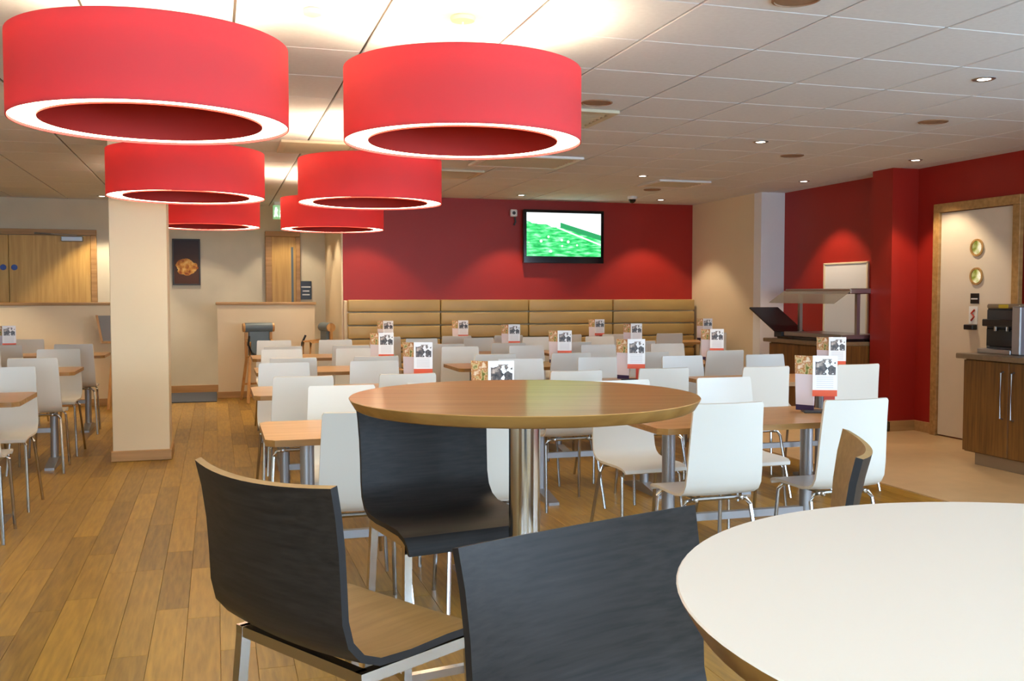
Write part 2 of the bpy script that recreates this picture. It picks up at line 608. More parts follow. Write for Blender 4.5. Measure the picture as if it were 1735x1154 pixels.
# rear wall with windows (behind the camera, the source of the daylight)
bm = bmesh.new()
W_X = [(-3.9, -1.6), (-1.2, 1.4), (1.8, 4.4)]
WZ0, WZ1 = 0.75, 2.25
xs = [-4.6] + [v for w in W_X for v in w] + [6.6]
for a, b in zip(xs[0::2], xs[1::2]):
    bx(bm, a, b, -3.4, -3.2, 0, CEIL)
for a, b in W_X:
    bx(bm, a, b, -3.4, -3.2, 0, WZ0)
    bx(bm, a, b, -3.4, -3.2, WZ1, CEIL)
struct('wall_rear', bm, 'cream', 'cream rear wall with three wide windows', 'wall')
for k, (a, b) in enumerate(W_X):
    bm = bmesh.new()
    bx(bm, a, b, -3.31, -3.30, WZ0, WZ1)
    w = struct('window_%d' % (k + 1), bm, 'glass', 'wide clear window in the rear wall', 'window')
    bm = bmesh.new()
    m = (a + b) / 2
    for q in (a + 0.03, m, b - 0.03):
        bx(bm, q - 0.03, q + 0.03, -3.34, -3.26, WZ0, WZ1, 0.004)
    bx(bm, a, b, -3.34, -3.26, WZ0, WZ0 + 0.06, 0.004)
    bx(bm, a, b, -3.34, -3.26, WZ1 - 0.06, WZ1, 0.004)
    part('window_frame', bm, 'white_plastic', w)
    portal(((a + b) / 2, -3.36, (WZ0 + WZ1) / 2), b - a, WZ1 - WZ0)

for k, (a, b) in enumerate(SW):
    bm = bmesh.new()
    bx(bm, 6.50, 6.51, a, b, 0.75, 2.35)
    w = struct('window_%d' % (k + 5), bm, 'glass', 'wide clear window in the right wall beside the camera', 'window')
    bm = bmesh.new()
    for q in (a + 0.03, (a + b) / 2, b - 0.03):
        bx(bm, 6.47, 6.54, q - 0.03, q + 0.03, 0.75, 2.35, 0.004)
    bx(bm, 6.47, 6.54, a, b, 0.75, 0.81, 0.004)
    bx(bm, 6.47, 6.54, a, b, 2.29, 2.35, 0.004)
    part('window_frame', bm, 'white_plastic', w)
    portal((6.56, (a + b) / 2, 1.55), b - a, 1.6, R(90))

# square pillar with skirting
col = thing('pillar', 'square cream pillar with oak skirting standing on the plank floor', 'pillar', (-0.57, 8.32, 0))
col['kind'] = 'structure'
simple_box('shaft', 'cream', -0.21, 0.21, -0.21, 0.21, 0, CEIL, 0.004, col)
bm = bmesh.new()
bx(bm, -0.226, 0.226, -0.226, 0.226, 0, 0.085, 0.006)
part('skirting', bm, 'skirting', col)


def partition(x0, x1, y0, y1, h, label):
    t = thing('partition_wall', label, 'partition', ((x0 + x1) / 2, (y0 + y1) / 2, 0))
    t['kind'] = 'structure'
    w, d = (x1 - x0) / 2, (y1 - y0) / 2
    simple_box('panel', 'cream', -w, w, -d, d, 0, h - 0.035, 0, t)
    simple_box('cap', 'oak_trim', -w - 0.02, w + 0.02, -d - 0.025, d + 0.025, h - 0.035, h, 0.006, t)
    simple_box('skirting', 'skirting', -w - 0.012, w + 0.012, -d - 0.012, d + 0.012, 0, 0.085, 0.004, t)


partition(0.02, 1.22, 12.75, 12.87, 1.21, 'low cream partition with oak cap beyond the high chairs')
partition(-4.5, -0.95, 12.30, 12.42, 1.215, 'low cream partition with oak cap in front of the oak double doors')


# doors ------------------------------------------------------------
d1 = thing('door_1', 'pair of oak veneer fire doors behind the left partition', 'door', (-2.42, 13.29, 0))
d1['kind'] = 'structure'
for s in (-1, 1):
    lf = simple_box('door_leaf', 'oak', min(s * 0.003, s * 0.93), max(s * 0.003, s * 0.93), -0.035, 0.0, 0.01, 2.04, 0.003, d1)
    bm = bmesh.new()
    lathe(bm, [(0, 0), (0.034, 0), (0.036, 0.004), (0.036, 0.008)], 20)
    part('fire_sign', bm, 'sign_blue', lf, (s * 0.062, -0.036, 1.64), (R(90), 0, 0), 'small blue fire door disc')
bm = bmesh.new()
for s in (-1, 1):
    bx(bm, s * 0.965 - 0.035, s * 0.965 + 0.035, -0.05, 0.0, 0, 2.044, 0.004)
bx(bm, -1.0, 1.0, -0.05, 0.0, 2.045, 2.115, 0.004)
part('door_frame', bm, 'oak_trim', d1)
bm = bmesh.new()
bx(bm, 0.60, 0.85, -0.10, -0.036, 1.965, 2.03, 0.008)
clz = part('door_closer', bm, 'alloy', d1, label='silver overhead door closer')
bm = bmesh.new()
tube(bm, [(0.78, -0.075, 2.04), (0.50, -0.16, 2.05), (0.30, -0.06, 2.06)], 0.011, 8)
part('closer_arm', bm, 'alloy', clz)

d2 = thing('door_2', 'oak door with vision panel at the end of the corridor', 'door', (0.885, 13.59, 0))
d2['kind'] = 'structure'
lf = simple_box('door_leaf', 'oak', -0.19, 0.20, -0.02, 0.0, 0.01, 2.09, 0.003, d2)
simple_box('vision_panel', 'blue_grey', 0.105, 0.135, -0.024, -0.019, 0.5, 1.95, 0, lf, 'narrow grey glass strip')
bm = bmesh.new()
bx(bm, -0.235, -0.15, -0.06, 0.0, 0, 2.089, 0.005)
bx(bm, 0.165, 0.225, -0.06, 0.0, 0, 2.089, 0.005)
bx(bm, -0.235, 0.225, -0.06, 0.0, 2.09, 2.16, 0.005)
part('door_frame', bm, 'oak_trim', d2)

d3 = thing('door_3', 'off-white door with two round portholes in the red right wall', 'door', (6.41, 7.03, 0))
d3['kind'] = 'structure'
lf = simple_box('door_leaf', 'door_white', -0.02, 0.0, -0.44, 0.42, 0.012, 2.05, 0.003, d3)
for zz in (1.715, 1.465):
    bm = bmesh.new()
    lathe(bm, [(0, -0.002), (0.062, -0.002)], 28)
    part('porthole_glass', bm, 'porthole', lf, (-0.022, -0.03, zz), (0, R(-90), 0))
    bm = bmesh.new()
    lathe(bm, [(0.060, 0.0), (0.060, 0.012), (0.076, 0.012), (0.078, 0.0)], 28)
    part('porthole_ring', bm, plain and 'oak_trim', lf, (-0.021, -0.03, zz), (0, R(-90), 0))
sg = simple_box('notice', 'black', -0.026, -0.02, -0.065, 0.035, 1.225, 1.315, 0.001, lf, 'small black notice with a white line')
simple_box('printed_line', 'sign_white', -0.028, -0.0255, -0.052, 0.024, 1.262, 1.272, 0, sg)
sg = simple_box('paper_notice', 'sign_white', -0.024, -0.02, -0.05, 0.05, 1.045, 1.20, 0, lf, 'white paper notice with a red mark')
bm = bmesh.new()
tube(bm, [(-0.026, -0.02, 1.17), (-0.026, 0.02, 1.14), (-0.026, -0.015, 1.11), (-0.026, 0.02, 1.075)], 0.009, 6)
part('printed_mark', bm, 'sign_red', sg)
simple_box('push_handle', 'black', -0.075, -0.02, -0.05, 0.06, 0.995, 1.04, 0.006, lf)
bm = bmesh.new()
bx(bm, -0.045, 0.0, 0.42, 0.50, 0, 2.055, 0.004)
bx(bm, -0.045, 0.0, -0.52, -0.44, 0, 2.055, 0.004)
bx(bm, -0.045, 0.0, -0.52, 0.50, 2.055, 2.135, 0.004)
part('door_frame', bm, 'oak_trim', d3)

# serving hatch in the red wall
sh = thing('window_4', 'cream serving hatch panel in the red wall above the hot counter', 'hatch', (6.42, 8.89, 0))
sh['kind'] = 'structure'
simple_box('shutter', 'white_paint', -0.012, 0.0, -0.36, 0.36, 0.86, 1.63, 0, sh)
bm = bmesh.new()
for s in (-1, 1):
    bx(bm, -0.022, 0.0, s * 0.37 - 0.012, s * 0.37 + 0.012, 0.86, 1.645, 0.002)
bx(bm, -0.022, 0.0, -0.38, 0.38, 1.63, 1.648, 0.002)
part('hatch_frame', bm, 'cream', sh)

# ------------------------------------------------------------------ banquette along the back wall
bq = thing('banquette', 'long tan upholstered banquette with channelled back along the red wall', 'banquette', (0, 11.79, 0))
cuts = [1.50, 2.63, 3.76, 4.90, 6.07]
rows = [(1.098, 1.245), (0.938, 1.090), (0.778, 0.930), (0.618, 0.770), (0.490, 0.610)]
for a, b in zip(cuts, cuts[1:]):
    for (z0, z1) in rows:
        bm = bmesh.new()
        bx(bm, a + 0.006, b - 0.006, -0.16, -0.05, z0 + 0.002, z1 - 0.002, 0.014, seg=3)
        part('back_cushion', bm, 'fabric_tan', bq)
    bm = bmesh.new()
    bx(bm, a + 0.006, b - 0.006, -0.62, -0.14, 0.36, 0.48, 0.035, seg=3)
    part('seat_cushion', bm, 'fabric_tan', bq)
simple_box('back_board', 'cream', cuts[0] - 0.03, cuts[-1] + 0.03, -0.055, 0.0, 0.0, 1.235, 0.004, bq)
simple_box('base', 'dark_grey', cuts[0], cuts[-1], -0.56, -0.05, 0.0, 0.36, 0.004, bq)

# ------------------------------------------------------------------ chairs
def shell(prof, halfw, bow, thick, mats_idx, nx=8):
    """ply sheet swept along prof; inner face mats_idx[0], outer face [1], edge [2]"""
    bm = bmesh.new()
    n = len(prof)
    nrm = []
    for i in range(n):
        p0 = Vector(prof[max(0, i - 1)])
        p1 = Vector(prof[min(n - 1, i + 1)])
        d = (p1 - p0).normalized()
        nrm.append(Vector((d.y, -d.x)))          # inner side (above the seat, in front of the back)
    grid = [[], []]
    for i in range(n):
        w = halfw[i]
        b = bow[i]
        for s in range(2):
            row = []
            for j in range(nx + 1):
                u = -1 + 2 * j / nx
                p = Vector(prof[i]) + nrm[i] * (-thick * s) + nrm[i] * (b * u * u)
                row.append(bm.verts.new((u * w, p.x, p.y)))
            grid[s].append(row)
    for s in range(2):
        for i in range(n - 1):
            for j in range(nx):
                f = bm.faces.new((grid[s][i][j], grid[s][i][j + 1], grid[s][i + 1][j + 1], grid[s][i + 1][j]))
                f.material_index = mats_idx[s]
    for i in range(n - 1):
        for j in (0, nx):
            bm.faces.new((grid[0][i][j], grid[0][i + 1][j], grid[1][i + 1][j], grid[1][i][j])).material_index = mats_idx[2]
    for k, i in enumerate((0, n - 1)):
        for j in range(nx):
            bm.faces.new((grid[0][i][j], grid[0][i][j + 1], grid[1][i][j + 1], grid[1][i][j])).material_index = mats_idx[3]
    return bm


# profile from the front lip of the seat to the top of the back: (y, z)
WP = [(0.185, 0.425), (0.178, 0.440), (0.155, 0.449), (0.10, 0.451), (0.0, 0.447), (-0.08, 0.446), (-0.125, 0.453), (-0.155, 0.472), (-0.172, 0.502), (-0.181, 0.56), (-0.190, 0.65), (-0.201, 0.75), (-0.214, 0.838), (-0.2155, 0.848)]
WW = [0.166, 0.172, 0.176, 0.178, 0.179, 0.180, 0.180, 0.180, 0.180, 0.178, 0.174, 0.169, 0.165, 0.158]
WB = [0, 0, 0.001, 0.003, 0.005, 0.006, 0.006, 0.005, 0.004, 0.004, 0.006, 0.008, 0.010, 0.010]


def make_white_chair():
    t = thing('dining_chair', '', 'chair', (0, 0, 0), 0, 'white dining chairs')
    part('seat_shell', shell(WP, WW, WB, 0.012, (0, 0, 1, 1)), ['chair_white', 'chair_edge'], t)
    for s in (-1, 1):
        bm = bmesh.new()
        tube(bm, [(s * 0.10, 0.115, 0.428), (s * 0.145, 0.120, 0.424), (s * 0.160, 0.128, 0.40), (s * 0.175, 0.165, 0.0)], 0.0095, 8)
        part('leg', bm, 'chrome', t)
        bm = bmesh.new()
        tube(bm, [(s * 0.10, -0.105, 0.422), (s * 0.145, -0.112, 0.418), (s * 0.162, -0.122, 0.39), (s * 0.190, -0.21, 0.0)], 0.0095, 8)
        part('leg', bm, 'chrome', t)
        bm = bmesh.new()
        lathe(bm, [(0, -0.012), (0.010, -0.008), (0.012, 0.0), (0.010, 0.008), (0, 0.012)], 10, c=(s * 0.11, -0.135, 0.425))
        part('bolt', bm, 'chrome', t)
    bm = bmesh.new()
    tube(bm, [(-0.11, 0.115, 0.428), (0.11, 0.115, 0.428)], 0.0095, 8)
    tube(bm, [(-0.11, -0.105, 0.422), (0.11, -0.105, 0.422)], 0.0095, 8)
    for s in (-1, 1):
        tube(bm, [(s * 0.09, 0.115, 0.425), (s * 0.09, -0.105, 0.420)], 0.008, 8)
    part('under_frame', bm, 'chrome', t)
    return t


_proto = {}


def put_white_chair(x, y, rz, label):
    if 'w' not in _proto:
        c = make_white_chair()
        _proto['w'] = c
        c.location = (x, y, 0)
        c.rotation_euler = (0, 0, rz)
        c['label'] = label
        return c
    return dup(_proto['w'], (x, y, 0), rz, label)


# ------------------------------------------------------------------ dining tables
def make_table(L, D=0.60, name='dining_table'):
    t = thing(name, '', 'table', (0, 0, 0), 0, 'rectangular dining tables')
    bm = bmesh.new()
    a, b, c = L / 2, D / 2, 0.035
    poly = [(-a + c, -b), (a - c, -b), (a, -b + c), (a, b - c), (a - c, b), (-a + c, b), (-a, b - c), (-a, -b + c)]
    prism(bm, poly, 2, 0.704, 0.73)
    for f in bm.faces:
        f.material_index = 0 if abs(f.normal.z) > 0.5 else 1
    bm.normal_update()
    for f in bm.faces:
        f.material_index = 0 if f.normal.z > 0.5 else 1
    part('tabletop', bm, ['table_wood', 'table_edge'], t)
    px = L / 2 - 0.185
    for s in (-1, 1):
        bm = bmesh.new()
        tube(bm, [(s * px, 0, 0.05), (s * px, 0, 0.704)], 0.030, 14)
        part('post', bm, 'alloy', t)
        bm = bmesh.new()
        prism(bm, [(-0.27, 0.0), (0.27, 0.0), (0.27, 0.018), (0.05, 0.06), (-0.05, 0.06), (-0.27, 0.018)], 0, s * px - 0.034, s * px + 0.034)
        part('foot', bm, 'alloy', t)
    bm = bmesh.new()
    tube(bm, [(-px, 0, 0.268), (px, 0, 0.268)], 0.017, square=True)
    part('stretcher', bm, 'alloy', t)
    return t


def put_table(L, x, y, label):
    k = 't%.2f' % L
    if k not in _proto:
        o = make_table(L)
        _proto[k] = o
        o.location = (x, y, 0)
        o['label'] = label
        return o
    return dup(_proto[k], (x, y, 0), 0, label)


ORD = ['first', 'second', 'third', 'fourth', 'fifth']
# (row name, centre x, list of table centre y, chair half spacing, seats used)
ROWS = [
    ('pillar-side row', 0.73, [4.20, 5.95, 7.60, 9.25], 0.30),
    ('middle row', 2.35, [4.05, 5.90, 7.60, 9.25], 0.30),
    ('servery-side row', 3.66, [5.85, 7.55, 9.25], 0.345),
]
jit = random.Random(3)
NEAR, FAR = -0.225, 0.475
for rn, cx, ys, hs in ROWS:
    cx_row = cx
    for k, yc in enumerate(ys):
        cx = cx_row + ((0.0, 0.02, 0.10, 0.13)[k] if cx_row < 1 else 0.0)
        put_table(1.10, cx, yc, 'beech dining table, %s from the front in the %s of tables' % (ORD[k], rn))
        for s, side in ((-1, 'left'), (1, 'right')):
            shift = (0.13 if s < 0 else 0.06) if (k == 0 and cx < 1) else 0.0
            if True:
                put_white_chair(cx + s * hs + shift + jit.uniform(-.015, .015), yc + NEAR + jit.uniform(-.02, .02), R(jit.uniform(-2.5, 2.5)),
                                'white chair, near %s seat at the %s table of the %s' % (side, ORD[k], rn))
            put_white_chair(cx + s * hs + 1.2 * shift + jit.uniform(-.015, .015), yc + FAR + jit.uniform(-.03, .03), R(180 + jit.uniform(-3, 3)),
                            'white chair, far %s seat at the %s table of the %s' % (side, ORD[k], rn))

# tables left of the pillar
for k, yc in enumerate((6.00, 8.12, 10.20)):
    put_table(1.10, -1.56, yc, 'beech dining table left of the pillar, %s from the front' % ORD[k])
    for s, side in ((-1, 'left'), (1, 'right')):
        put_white_chair(-1.56 + s * 0.30, yc + NEAR, R(jit.uniform(-2, 2)), 'white chair left of the pillar, near %s seat at the %s table' % (side, ORD[k]))
        if k == 2 and s > 0:
            continue
        put_white_chair(-1.56 + s * 0.30, yc + FAR + 0.06, R(180 + jit.uniform(-2, 2)), 'white chair left of the pillar, far %s seat at the %s table' % (side, ORD[k]))

# tables along the banquette
for k, (cx, L, seats) in enumerate(((1.75, 0.70, (0.0,)), (2.85, 1.10, (-0.3, 0.3)), (4.15, 1.10, (-0.3, 0.3)), (5.42, 1.10, (-0.28, 0.3)))):
    put_table(L, cx, 10.90, 'beech table drawn up to the banquette, %s from its left end' % ORD[k])
    for q, sx in enumerate(seats):
        nm = 'only' if len(seats) == 1 else ('left', 'right')[q]
        put_white_chair(cx + sx, 10.68, R(jit.uniform(-2, 2)), 'white chair facing the banquette, %s seat at the %s banquette table' % (nm, ORD[k]))

# ------------------------------------------------------------------ high bar tables and dark chairs
def bar_table(name, label, loc, rad, H, mats, rot=0.0):
    t = thing(name, label, 'table', loc, rot)
    bm = bmesh.new()
    lathe(bm, [(0, 0), (rad - 0.0015, 0), (rad, -0.0015), (rad - 0.002, -0.006), (rad - 0.014, -0.026), (rad - 0.022, -0.030), (0, -0.030)], 96, c=(0, 0, H), mis=[0, 0, 1, 1, 1, 1])
    part('tabletop', bm, mats, t)
    bm = bmesh.new()
    lathe(bm, [(0, 0.02), (0.041, 0.02), (0.041, H - 0.03), (0, H - 0.03)], 40)
    part('column', bm, 'chrome', t)
    bm = bmesh.new()
    lathe(bm, [(0, 0), (0.25, 0), (0.25, 0.008), (0.23, 0.014), (0.06, 0.022), (0.05, 0.05), (0, 0.05)], 48)
    part('base', bm, 'chrome', t)
    bm = bmesh.new()
    lathe(bm, [(0, 0), (0.15, 0), (0.15, -0.008), (0.05, -0.02), (0, -0.02)], 32, c=(0, 0, H - 0.03))
    part('mounting_plate', bm, 'steel', t)
    return t


bar_table('bar_table', 'tall round wooden bar table on a chrome column', (0.768, 2.412, 0), 0.4526, 1.04, ['bar_wood', 'bar_edge'], R(-17))
bar_table('bar_table', 'tall round white bar table with tan edge in the near right corner', (0.7595, 0.621, 0), 0.401, 1.04, ['white_laminate', 'bar_edge'], R(20))

DP = [(0.172, 0.612), (0.170, 0.640), (0.158, 0.660), (0.125, 0.671), (0.05, 0.670), (-0.04, 0.664), (-0.11, 0.666), (-0.15, 0.680), (-0.178, 0.708), (-0.193, 0.75), (-0.201, 0.81), (-0.210, 0.87), (-0.222, 0.93), (-0.235, 0.98)]
DW = [0.190, 0.196, 0.202, 0.206, 0.208, 0.208, 0.207, 0.206, 0.205, 0.204, 0.204, 0.205, 0.207, 0.210]
DB = [0, 0, 0.001, 0.003, 0.006, 0.008, 0.009, 0.011, 0.014, 0.018, 0.023, 0.028, 0.032, 0.034]


def dark_chair(label, x, y, rz, inner, edge):
    t = thing('bar_chair', label, 'chair', (x, y, 0), rz, 'dark high chairs around the bar table')
    part('seat_shell', shell(DP, DW, DB, 0.014, (0, 1, 2, 3), 12), [inner, 'dark_ply', 'dark_edge', edge], t)
    zt = 0.640
    for s in (-1, 1):
        for (yy, y2) in ((0.135, 0.165), (-0.130, -0.185)):
            bm = bmesh.new()
            tube(bm, [(s * 0.183, yy, zt), (s * 0.200, y2, 0.0)], 0.0105, square=True)
            part('leg', bm, 'chrome', t)
    bm = bmesh.new()
    for s in (-1, 1):
        tube(bm, [(s * 0.183, 0.146, zt), (s * 0.183, -0.141, zt)], 0.0105, square=True)
    for yy in (0.135, -0.130):
        tube(bm, [(-0.183, yy, zt), (0.183, yy, zt)], 0.0105, square=True)
    part('seat_frame', bm, 'chrome', t)
    bm = bmesh.new()
    tube(bm, [(-0.192, 0.150, 0.28), (0.192, 0.150, 0.28)], 0.0105, square=True)
    for s in (-1, 1):
        tube(bm, [(s * 0.192, 0.150, 0.28), (s * 0.192, -0.160, 0.28)], 0.0105, square=True)
    part('foot_rail', bm, 'chrome', t)
    return t


dark_chair('dark wood high chair with a tan seat and chrome legs, front left', 0.251, 1.880, R(-58.9), 'tan_ply', 'tan_edge')
dark_chair('dark high chair drawn up to the white round table, facing it', 0.547, 1.034, R(199.3), 'dark_ply', 'dark_edge')
dark_chair('dark high chair tucked under the far side of the wooden bar table, facing the camera', 0.635, 2.700, R(190.3), 'dark_ply', 'tan_edge')
dark_chair('dark high chair seen edge-on at the right, between the two round tables', 1.115, 1.872, R(57.6), 'tan_ply', 'tan_edge')

# ------------------------------------------------------------------ pendant drum lamps
def drum_lamp(x, y, label, zb=1.955, H=0.305, RO=0.51):
    t = thing('pendant_lamp', label, 'lamp', (x, y, zb), 0, 'red drum pendant lamps')
    bm = bmesh.new()
    lathe(bm, [(RO, 0), (RO, H), (RO - 0.004, H), (RO - 0.004, 0), (RO, 0)], 72)
    part('outer_shade', bm, 'shade', t)
    RI = RO * 0.80
    bm = bmesh.new()
    lathe(bm, [(RI, 0.004), (RI, H * 0.9), (0, H * 0.9), (0, H * 0.9 - 0.004), (RI - 0.004, H * 0.9 - 0.004), (RI - 0.004, 0.004), (RI, 0.004)], 72)
    part('inner_shade', bm, 'shade_inner', t)
    bm = bmesh.new()
    lathe(bm, [(RI + 0.001, 0.010), (RO - 0.005, 0.010), (RO - 0.005, 0.014), (RI + 0.001, 0.014), (RI + 0.001, 0.010)], 72)
    part('diffuser', bm, 'lamp_ring', t, label='glowing white ring diffuser')
    bm = bmesh.new()
    lathe(bm, [(RI + 0.012, H - 0.024), (RO - 0.012, H - 0.024), (RO - 0.012, H - 0.018), (RI + 0.012, H - 0.018), (RI + 0.012, H - 0.024)], 48)
    part('light_ring', bm, 'lamp_top', t)
    bm = bmesh.new()
    tube(bm, [(0, 0, H * 0.9), (0, 0, CEIL - zb - 0.02)], 0.004, 8)
    part('cord', bm, 'white_plastic', t)
    bm = bmesh.new()
    lathe(bm, [(0, 0), (0.05, 0), (0.055, -0.008), (0.05, -0.022), (0, -0.026)], 24, c=(0, 0, CEIL - zb))
    part('ceiling_rose', bm, 'vent_beige', t)
    for a in range(3):
        bm = bmesh.new()
        an = a * 2 * math.pi / 3 + 0.4
        tube(bm, [(0, 0, H * 0.9 + 0.10), (math.cos(an) * (RO - 0.004), math.sin(an) * (RO - 0.004), H - 0.01)], 0.0022, 6)
        part('hanger_wire', bm, 'white_plastic', t)
    return t


drum_lamp(-0.22, 4.03, 'large red drum lamp nearest on the left, glowing white ring below')
drum_lamp(1.035, 4.13, 'large red drum lamp nearest on the right, in front of the white ceiling')
drum_lamp(-0.174, 6.97, 'red drum lamp second from the front in the left row, above the pillar')
drum_lamp(1.076, 7.03, 'red drum lamp second from the front in the right row')
drum_lamp(-0.082, 9.89, 'red drum lamp farthest back in the left row, partly behind the pillar')
drum_lamp(1.138, 9.94, 'red drum lamp farthest back in the right row, beside the red wall')

# ------------------------------------------------------------------ ceiling fittings
def downlight(x, y, label, power=1.0):
    t = thing('downlight', label, 'downlight', (x, y, CEIL), 0, 'recessed ceiling downlights')
    bm = bmesh.new()
    lathe(bm, [(0.036, -0.004), (0.050, -0.008), (0.060, -0.004), (0.060, 0.0), (0.036, 0.0), (0.036, -0.004)], 28)
    part('trim_ring', bm, 'steel', t)
    bm = bmesh.new()
    lathe(bm, [(0, -0.006), (0.034, -0.004), (0.034, -0.001), (0, -0.001)], 24)
    part('lens', bm, 'spot_lens', t)
    ld = bpy.data.lights.new('downlight_beam', 'SPOT')
    ld.energy = SPOT_W * power
    ld.color = SPOT_COL
    ld.spot_size = R(92)
    ld.spot_blend = 0.35
    ld.shadow_soft_size = 0.03
    lo = link('downlight_beam', ld, t, (0, 0, -0.02))


downlight(4.10, 4.47, 'ceiling downlight at the upper right of the picture')
downlight(4.10, 6.79, 'ceiling downlight in the middle of the ceiling, right of the large lamps')
downlight(4.13, 9.06, 'ceiling downlight beside the square vent near the back')
downlight(5.97, 7.30, 'ceiling downlight in front of the red pier by the white door')
downlight(5.95, 8.99, 'ceiling downlight above the hot counter')
downlight(5.38, 11.25, 'ceiling downlight right of the television', 1.0)
downlight(3.53, 11.22, 'ceiling downlight left of the television', 1.0)
downlight(1.68, 11.22, 'ceiling downlight above the left end of the banquette', 1.0)
downlight(-1.30, 12.80, 'ceiling downlight in front of the oak double doors', 1.5)
downlight(-2.6, 11.2, 'added unseen downlight over the left partition, beyond the left edge', 1.6)  # added out of view to warm the left partition
downlight(-2.6, 8.0, 'added unseen downlight over the left tables, beyond the left edge', 1.2)  # likewise added, brightens the left tables with warm light
downlight(-2.6, 5.0, 'added unseen downlight over the front left floor, beyond the left edge', 1.0)  # unseen extra fitting, adds warm light to the front left floor
downlight(0.95, 12.15, 'added ceiling downlight hidden behind the farthest right drum lamp', 1.0)  # added out of sight to give the right partition its warm light
downlight(0.25, 0.55, 'added unseen downlight over the white bar table, above the picture', 0.5)  # extra unseen lamp, warms the white table top
downlight(-0.2, 12.9, 'added hidden downlight over the corridor mat', 0.5)  # added fitting kept behind a drum lamp, lights the corridor
downlight(0.95, 13.1, 'added hidden downlight in front of the corridor door', 0.6)  # extra hidden fitting, brightens the end of the corridor

for x, y, lb in ((2.29, 5.71, 'round tan ceiling speaker beside the nearest right drum lamp'), (4.77, 5.66, 'round tan ceiling speaker nearest the white door'),
                 (4.76, 7.37, 'round tan ceiling speaker in line with the red pier'), (4.77, 10.2, 'round tan ceiling speaker near the camera dome'),
                 (2.27, 3.50, 'round tan ceiling speaker at the top edge of the picture')):
    t = thing('ceiling_speaker', lb, 'speaker', (x, y, CEIL), 0, 'round ceiling speakers')
    bm = bmesh.new()
    lathe(bm, [(0.088, 0), (0.098, 0), (0.098, -0.006), (0.088, -0.009), (0.088, 0)], 32)
    part('rim', bm, 'speaker', t)
    bm = bmesh.new()
    lathe(bm, [(0, -0.006), (0.05, -0.0055), (0.088, -0.003), (0.088, 0), (0, 0)], 32)
    part('grille', bm, 'speaker', t)


def cassette(x, y, sx, sy, label, dark):
    t = thing('ceiling_vent', label, 'vent', (x, y, CEIL), 0, 'square ceiling vents')
    bm = bmesh.new()
    for (a, b, c, d) in ((-sx, sx, -sy, -sy + 0.05), (-sx, sx, sy - 0.05, sy), (-sx, -sx + 0.05, -sy + 0.05, sy - 0.05), (sx - 0.05, sx, -sy + 0.05, sy - 0.05)):
        bx(bm, a, b, c, d, -0.022, 0, 0.004)
    part('frame', bm, 'white_plastic' if not dark else 'vent_beige', t)
    bm = bmesh.new()
    bx(bm, -sx + 0.05, sx - 0.05, -sy + 0.05, sy - 0.05, -0.004, 0)
    part('backing', bm, 'vent_dark' if dark else 'vent_beige', t)
    n = max(4, int(2 * sy / 0.075))
    for k in range(n):
        yy = -sy + 0.07 + (2 * sy - 0.14) * k / (n - 1)
        bm = bmesh.new()
        prism(bm, [(yy - 0.016, -0.004), (yy - 0.012, -0.004), (yy + 0.016, -0.020), (yy + 0.012, -0.020)], 0, -sx + 0.05, sx - 0.05)
        part('slat', bm, 'vent_beige', t)


cassette(2.24, 6.20, 0.295, 0.285, 'square beige ceiling vent right of the nearest right drum lamp', True)
cassette(2.66, 8.35, 0.43, 0.36, 'large white cassette air unit behind the nearest right drum lamp', False)
cassette(2.20, 9.40, 0.30, 0.28, 'small ceiling vent beside the farther right drum lamp', True)
cassette(4.72, 9.55, 0.30, 0.28, 'shallow white ceiling vent near the back right corner', False)
cassette(0.80, 8.05, 0.30, 0.30, 'slatted ceiling vent between the rows of drum lamps', True)

t = thing('smoke_detector', 'round white smoke detector on the bright ceiling at the top', 'smoke detector', (0.40, 4.15, CEIL))
bm = bmesh.new()
lathe(bm, [(0, 0), (0.052, 0), (0.052, -0.014), (0.044, -0.018), (0, -0.018)], 24)
part('base', bm, 'white_plastic', t)
bm = bmesh.new()
lathe(bm, [(0.030, -0.018), (0.040, -0.022), (0.036, -0.042), (0.02, -0.048), (0, -0.048)], 24)
part('sensor_cap', bm, 'vent_beige', t)

t = thing('dome_camera', 'small dark security camera dome on the ceiling right of the television', 'camera', (4.88, 11.0, CEIL))
bm = bmesh.new()
lathe(bm, [(0, 0), (0.06, 0), (0.06, -0.03), (0.045, -0.035), (0, -0.035)], 24)
part('housing', bm, 'white_plastic', t)
bm = bmesh.new()
lathe(bm, [(0.045, -0.035), (0.042, -0.055), (0.025, -0.075), (0, -0.082)], 24)
part('dome', bm, 'black_gloss', t)

# ------------------------------------------------------------------ television and wall fittings
t = thing('television', 'wall-mounted flat television showing a green football pitch', 'television', (4.25, 11.70, 2.04))
W2, H2 = 0.54, 0.335
bm = bmesh.new()
bx(bm, -W2, W2, 0.0, 0.05, -H2, H2, 0.008)
part('casing', bm, 'black', t)
bm = bmesh.new()
for (a, b, c, d) in ((-W2, W2, H2 - 0.036, H2), (-W2, W2, -H2, -H2 + 0.085), (-W2, -W2 + 0.038, -H2 + 0.085, H2 - 0.036), (W2 - 0.038, W2, -H2 + 0.085, H2 - 0.036)):
    bx(bm, a, b, -0.014, 0.004, c, d, 0.003)
part('bezel', bm, 'black_gloss', t)
bm = bmesh.new()
bx(bm, -W2 + 0.037, W2 - 0.037, -0.004, 0.002, -H2 + 0.084, H2 - 0.035)
part('screen', bm, 'tv_picture', t, label='lit screen with a football match')
bm = bmesh.new()
bx(bm, -0.18, 0.18, 0.05, 0.098, -0.12, 0.12, 0.004)
part('wall_bracket', bm, 'dark_grey', t)

